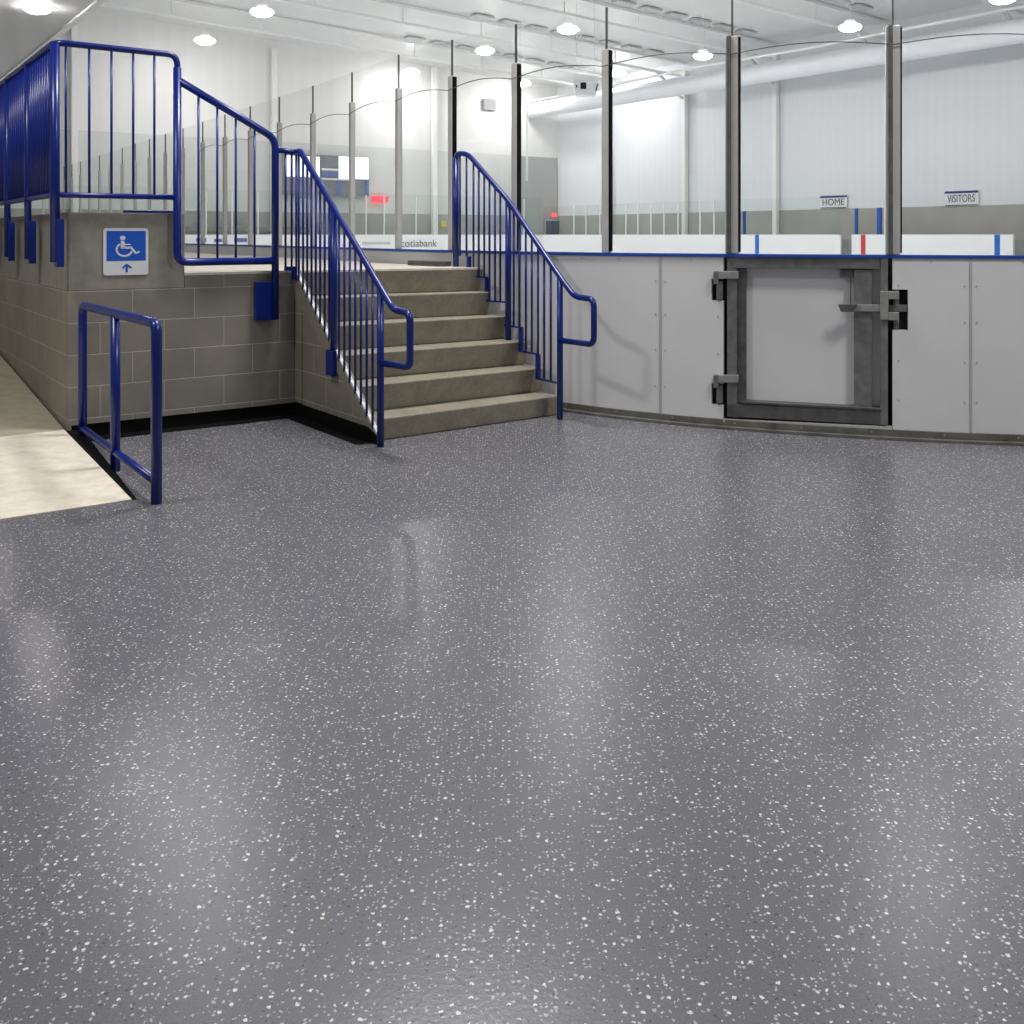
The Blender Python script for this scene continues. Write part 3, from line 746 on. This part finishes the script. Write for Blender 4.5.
# bank advert and other marks on far end boards
def epx(xp, yp, d=0.02, a=None):
    a = aL if a is None else a
    b = on_a(xp, a); p = ar(a - d, b); p.z = zat(p, yp); return p
adv = thing('board_advert', epx(412, 243), 'bank name in grey letters on the far white boards above the top step', 'advert')
c_ = epx(416.5, 243.6); wpx = (epx(436.5, 243) - epx(396, 243)).length
text_part('Scotiabank', 1.0, c_, Bd, UP, -A, 'grey_text', adv, sx=1.0)
tx = adv.children[0]; xs = [v.co.dot(Bd) for v in tx.data.vertices]; ww = max(xs) - min(xs)
k_ = wpx / ww
zs_ = .62
for v in tx.data.vertices:
    rel = v.co - (c_ - adv.location); along_ = rel.dot(Bd); v.co = (c_ - adv.location) + Bd * along_ * k_ + UP * rel.z * zs_ - A * .005
for x0, x1, y0, y1, mt, lab in ((196, 206, 238, 242, 'pale_navy', 'small blue advert marks on the far end boards, leftmost'), (214, 222, 239, 242, 'pale_navy', 'small blue advert marks on the far end boards, second from left'),
                        (234, 247, 238, 242, 'pale_navy', 'small blue advert block on the far end boards beside the guard end post'), (362, 390, 242, 244.5, 'sign_white', 'faint pale advert stripe on the far boards left of the bank name')):
    a_ = epx(x0, y0); b_ = epx(x1, y1)
    m = MB(); m.extr([Vector((a_.x, a_.y, b_.z)), Vector((b_.x, b_.y, b_.z)), Vector((b_.x, b_.y, a_.z)), Vector((a_.x, a_.y, a_.z))], -A * .01)
    tag(part('board_advert', m, mt), lab, 'advert')

# far glass with posts
fg = thing('far_rink_glass', ar(20, WB, FZ), 'row of far rink glass with thin pale posts', 'rink glass')
FG = 3.2
part('pane', slab_a(WB + .04, g[2], aL, FZ, FG, .02), 'far_glass', fg)
xs = [574, 586, 600, 626, 638, 651, 664, 678, 700, 714]
for x in xs:
    a = on_b(x, WB + .05); part('post', MB().box(ar(a, WB + .05, (FZ + FG) / 2), A, Bd, UP, .06, .05, FG - FZ), 'plain_white', fg)
eg = thing('far_end_glass', ar(aL, 12, FZ), 'far end rink glass with thin posts above the advert boards', 'rink glass')
part('pane', slab_b(aL + .04, -7, WB, FZ, FG + .6, .02), 'far_glass', eg)
for x in (206, 232, 258, 366, 384, 416, 437, 524, 545, 557.5):
    b = on_a(x, aL + .05)
    if b < WB: part('post', MB().box(ar(aL + .05, b, (FZ + FG + .5) / 2), A, Bd, UP, .06, .06, FG - FZ + .5), 'plain_white', eg)
for x, lab in ((740.5, 'tall blue gate post on the far boards just right of the gate post'), (852.5, 'slim blue post on the far boards left of the red line'), (875.5, 'wide blue post on the far boards right of the red line')):
    a = on_b(x, WB - .1); w = .2 if x > 870 else .13
    tag(part('blue_post', MB().box(ar(a, WB + .2, 1.33 + .62), A, Bd, UP, w, .12, 1.24), 'blue_post', bev=.01), lab, 'post')

# signs on the long wall
def wall_sign(x0, x1, y0, y1, word, lab):
    a0, a1 = on_b(x0, BW - .08), on_b(x1, BW - .08)
    p0, p1 = ar(a0, BW - .08), ar(a1, BW - .08); c = (p0 + p1) / 2
    zt_, zb_ = zat(c, y0), zat(c, y1); w = (p1 - p0).length; c.z = (zt_ + zb_) / 2
    t = thing('wall_sign', Vector((c.x, c.y, zb_)), lab, 'sign')
    hh = zt_ - zb_; x = -A
    part('panel', MB().box(c, x, Bd, UP, w, .04, hh), 'plain_white', t)
    part('header_stripe', MB().box(c + UP * hh * .43 - Bd * .025, x, Bd, UP, w, .02, hh * .15), 'navy', t)
    part('footer_stripe', MB().box(c - UP * hh * .44 - Bd * .025, x, Bd, UP, w * .96, .02, hh * .07), 'grey_text', t)
    o = text_part(word, hh * .72, c - UP * hh * .02 - Bd * .04, x, UP, -Bd, 'grey_text', t, sx=1.0)
    xs_ = [v.co.dot(x) for v in o.data.vertices]; ww_ = max(xs_) - min(xs_); kk = w * .82 / ww_; off = (c - t.location).dot(x)
    for v in o.data.vertices: v.co += x * (v.co.dot(x) - off) * (kk - 1)
wall_sign(820.5, 847, 195.8, 208.5, 'HOME', 'small white wall sign reading HOME')
wall_sign(945, 978.5, 191, 206, 'VISITORS', 'small white wall sign reading VISITORS')
# scoreboard on the end wall
def erect(name, x0, x1, y0, y1, mat, par, th=.15, d=.3, label=None):
    a_ = epx(x0, y0, d, AE); b_ = epx(x1, y1, d, AE); m = MB()
    zt_, zb_ = (a_.z + zat(Vector((b_.x, b_.y, 0)), y0)) / 2, (b_.z + zat(Vector((a_.x, a_.y, 0)), y1)) / 2
    m.extr([Vector((a_.x, a_.y, zb_)), Vector((b_.x, b_.y, zb_)), Vector((b_.x, b_.y, zt_)), Vector((a_.x, a_.y, zt_))], -A * th)
    return part(name, m, mat, par, label=label)
sb = thing('scoreboard', epx(323, 195, .3, AE), 'wide scoreboard on the end wall with white panels above dark displays', 'scoreboard')
erect('casing', 279, 365.3, 155.5, 195.5, 'board_grey', sb, .2, .3)
erect('lit_panel', 281, 316, 156, 177, 'scoreboard_lit', sb, .03, .5, 'bright white left panel'); erect('lit_panel', 335, 364.8, 157, 179, 'scoreboard_lit', sb, .03, .5, 'bright white right panel')
erect('centre_panel', 317, 334.5, 157, 177, 'board_grey', sb, .03, .5); erect('white_stripe', 318, 334, 168.5, 170.5, 'plain_white', sb, .03, .53); erect('white_stripe', 318, 350, 178.5, 180.2, 'plain_white', sb, .03, .53)
erect('blue_swoosh', 318, 334.5, 172, 176, 'pale_navy', sb, .03, .53); erect('blue_panel', 333.5, 337.5, 181, 195, 'pale_navy', sb, .03, .5); erect('blue_panel', 361.5, 365, 180, 195, 'pale_navy', sb, .03, .5)
ex = thing('exit_sign', epx(377, 203, .3, AE), 'red exit sign on the end wall, right of the scoreboard', 'exit sign')
erect('panel', 369.5, 384.5, 196, 203, 'exit_glow', ex, .1, .3)
c_ = epx(378, 199.4, .42, AE); text_part('EXIT', .42, c_, Bd, UP, -A, 'exit_red', ex, sx=1.5)
ex2 = thing('exit_sign', epx(590, 216, .3, AE), 'small red exit sign above the teal door in the far corner', 'exit sign')
erect('panel', 547.5, 552.5, 213.3, 217, 'exit_glow', ex2, .1, .4)
dr = thing('far_door', epx(550, 236, .3, AE), 'dark teal double door in the far corner of the end wall', 'door')
erect('door_leaf', 543, 549, 221, 240, 'door_teal', dr, .08, .35); erect('door_leaf', 549.3, 555.5, 221, 240, 'door_teal', dr, .08, .35); erect('door_frame', 542, 556.5, 219.5, 240, 'deck_grey', dr, .05, .3)
tag(erect('wall_vent', 482, 494.5, 99, 110, 'vent_grey', None, .1, .1), 'square grey louvred vent high on the end wall', 'vent')
tag(erect('yellow_notice', 439.5, 444.5, 221, 227, 'yellow', None, .05, .15), 'small yellow notice low on the end wall left of the right railing', 'notice')
# bleachers at left end
bl = thing('bleachers', epx(260, 236, 1.5, AE), 'grey tiered bleachers against the end wall behind the guard railing', 'bleachers')
for r in range(4):
    b_0, b_1 = on_a(150, AE), on_a(330, AE)
    part('tier', MB().poly([(v.x, v.y) for v in (ar(AE - 1.3 - (3 - r) * .2, b_0), ar(AE - 1.3 - (3 - r) * .2, b_1), ar(AE - .56, b_1), ar(AE - .56, b_0))], .0 if r == 0 else .25 + .48 * r - .05, .25 + .48 * r + .06), 'bench_grey', bl)

# hanging white unit
ah, bh = on_b(585, 22.0), 22.0
hc = ar(ah, bh); sc_ = hc.y / F
hu = thing('ceiling_unit', Vector((hc.x, hc.y, zat(hc, 95))), 'white box unit with a square black grille hanging from the roof beside a glass post', 'equipment')
def hp(xp, yp, d=0): return hc + Vector(((xp - 585) * sc_, -d, 0)) + UP * zat(hc, yp)
m = MB(); m.extr([hp(574.5, 81.5), hp(598, 81.5), hp(599.5, 84), hp(596, 95), hp(577, 95), hp(573.2, 84)], Vector((0, .5, 0)))
part('housing', m, 'bright_white', hu, bev=.02)
m = MB(); m.extr([hp(580.5, 82.5, .03), hp(586.2, 82.5, .03), hp(586.2, 89, .03), hp(580.5, 89, .03)], Vector((0, .03, 0))); part('grille', m, 'black_gap', hu)
m = MB(); m.extr([hp(576, 85, .03), hp(577.2, 85, .03), hp(577.2, 87.5, .03), hp(576, 87.5, .03)], Vector((0, .03, 0))); part('slot', m, 'black_gap', hu)
m = MB(); m.extr([hp(597, 84, .03), hp(598, 84, .03), hp(596.4, 90.5, .03), hp(595.4, 90.5, .03)], Vector((0, .03, 0))); part('slot', m, 'black_gap', hu)
for x in (577, 595):
    p = hp(x, 81.5, -.25); part('hanger_rod', MB().tube([p, Vector((p.x, p.y, zc(bh)))], .015, 6), 'truss_white', hu)

# lamps
LH_ = 11.2
lamps = [(850, 31, 'right of the gate posts, above the HOME sign'), (1003, 3, 'at the top right corner'), (703, 59, 'left of the gate post, under the roof'), (568, 33, 'above the hanging white unit'),
         (617, 76, 'just right of the hanging white unit'), (485, 54, 'above the right stair railing'), (523, 86, 'above the far end of the duct'), (411, 75, 'above the top step, left of the right railing'),
         (262, 16, 'at the top, above the left stair railing'), (205, 44, 'above the sloping guard railing'), ]
def lamp(p, lab, r=.50, group='round high bay ceiling lamps'):
    t = thing('ceiling_lamp', p, 'round bright high bay lamp ' + lab, 'lamp', group)
    m = MB(); k = r / .5
    rings = [[m.bm.verts.new((p.x + rr_ * k * math.cos(a * math.pi / 12), p.y + rr_ * k * math.sin(a * math.pi / 12), p.z + zz_ * k)) for a in range(24)] for rr_, zz_ in ((.18, -.02), (.34, .02), (.46, .09), (.52, .17))]
    for r0, r1 in zip(rings, rings[1:]):
        for a in range(24): m.bm.faces.new((r0[a], r0[(a+1) % 24], r1[(a+1) % 24], r1[a]))
    m.bm.faces.new(rings[0]); m.bm.faces.new(rings[-1]); part('diffuser', m, 'lamp_glow', t)
    m = MB(); rings = [[m.bm.verts.new((p.x + rr_ * k * math.cos(a * math.pi / 12), p.y + rr_ * k * math.sin(a * math.pi / 12), p.z + zz_ * k)) for a in range(24)] for rr_, zz_ in ((.53, .171), (.54, .2), (.48, .28), (.34, .34), (.2, .352))]
    for r0, r1 in zip(rings, rings[1:]):
        for a in range(24): m.bm.faces.new((r0[a], r0[(a+1) % 24], r1[(a+1) % 24], r1[a]))
    m.bm.faces.new(rings[0]); m.bm.faces.new(rings[-1]); part('dome', m, 'lamp_dome', t)
    part('housing', MB().poly([(p.x + r * .5 * math.cos(a * math.pi / 12), p.y + r * .5 * math.sin(a * math.pi / 12)) for a in range(24)], p.z + .352 * k, p.z + .5 * k), 'plain_white', t)
    b = (Vector((p.x, p.y, 0)) - Q).dot(Bd)
    top = zc(b) if b > -.72 else 5.0
    if top > p.z + .6: part('rod', MB().tube([p + UP * .5 * k, Vector((p.x, p.y, top))], .015, 6), 'truss_white', t)
for x, y, lab in lamps:
    hh = 9.7 if x in (850, 1003, 703) else LH_
    Y = (hh - H) * F / (HY - y); lamp(Vector(((x - CX) / F * Y, Y, hh)), lab, .43 if hh < 10 else .5)
lamp(Vector(((37 - CX) / F * 16.0, 16.0, 1.3 + 222 * 16.0 / F)), 'under the grey deck at the top left corner', .2)
for x, y in ((7.8, 19.0), (1.6, 27.2), (-6.0, 19.6), (-9.2, 24.3), (-14.5, 30.5), (14.5, 27), (10, 36), (-4, 38)):
    lamp(Vector((x, y, 11.3)), 'above the picture frame over the near end of the rink', .36)

# ---------------------------------------------------------------- light, camera, world
def area(loc, size, power, col=(1, .98, .95), rot=(0, 0, 0), name='fill_light', sy=None):  # unseen overhead fill, added to brighten treads, floor and boards
    l = bpy.data.lights.new(name, 'AREA'); l.shape = 'RECTANGLE' if sy else 'DISK'; l.size = size; l.energy = power; l.color = col
    if sy: l.size_y = sy
    o = bpy.data.objects.new(name, l); C.objects.link(o); o.location = loc; o.rotation_euler = rot; return o
area((-.3, 6.7, 5.8), 1.0, 200)
area((3.4, 3.6, 5.6), 1.0, 175)
area((-4.2, 3.6, 5.6), 1.0, 145)
w = bpy.data.worlds.new('World'); bpy.context.scene.world = w; w.use_nodes = True
w.node_tree.nodes['Background'].inputs[0].default_value = (.95, .97, 1, 1); w.node_tree.nodes['Background'].inputs[1].default_value = .20
cam = bpy.data.cameras.new('camera'); co = bpy.data.objects.new('camera', cam); C.objects.link(co)
co.location = (0, 0, H); co.rotation_euler = (math.radians(90), 0, 0)
cam.sensor_width = 36; cam.lens = F / 1024 * 36; cam.shift_y = -(512 - HY) / 1024; cam.clip_end = 300; cam.clip_start = .05
sc = bpy.context.scene; sc.camera = co
sc.view_settings.view_transform = 'Standard'; sc.view_settings.look = 'None'; sc.view_settings.exposure = 0.17; sc.view_settings.gamma = 1.0
sc.cycles.transparent_max_bounces = 48; sc.cycles.max_bounces = 8; sc.cycles.sample_clamp_indirect = 6
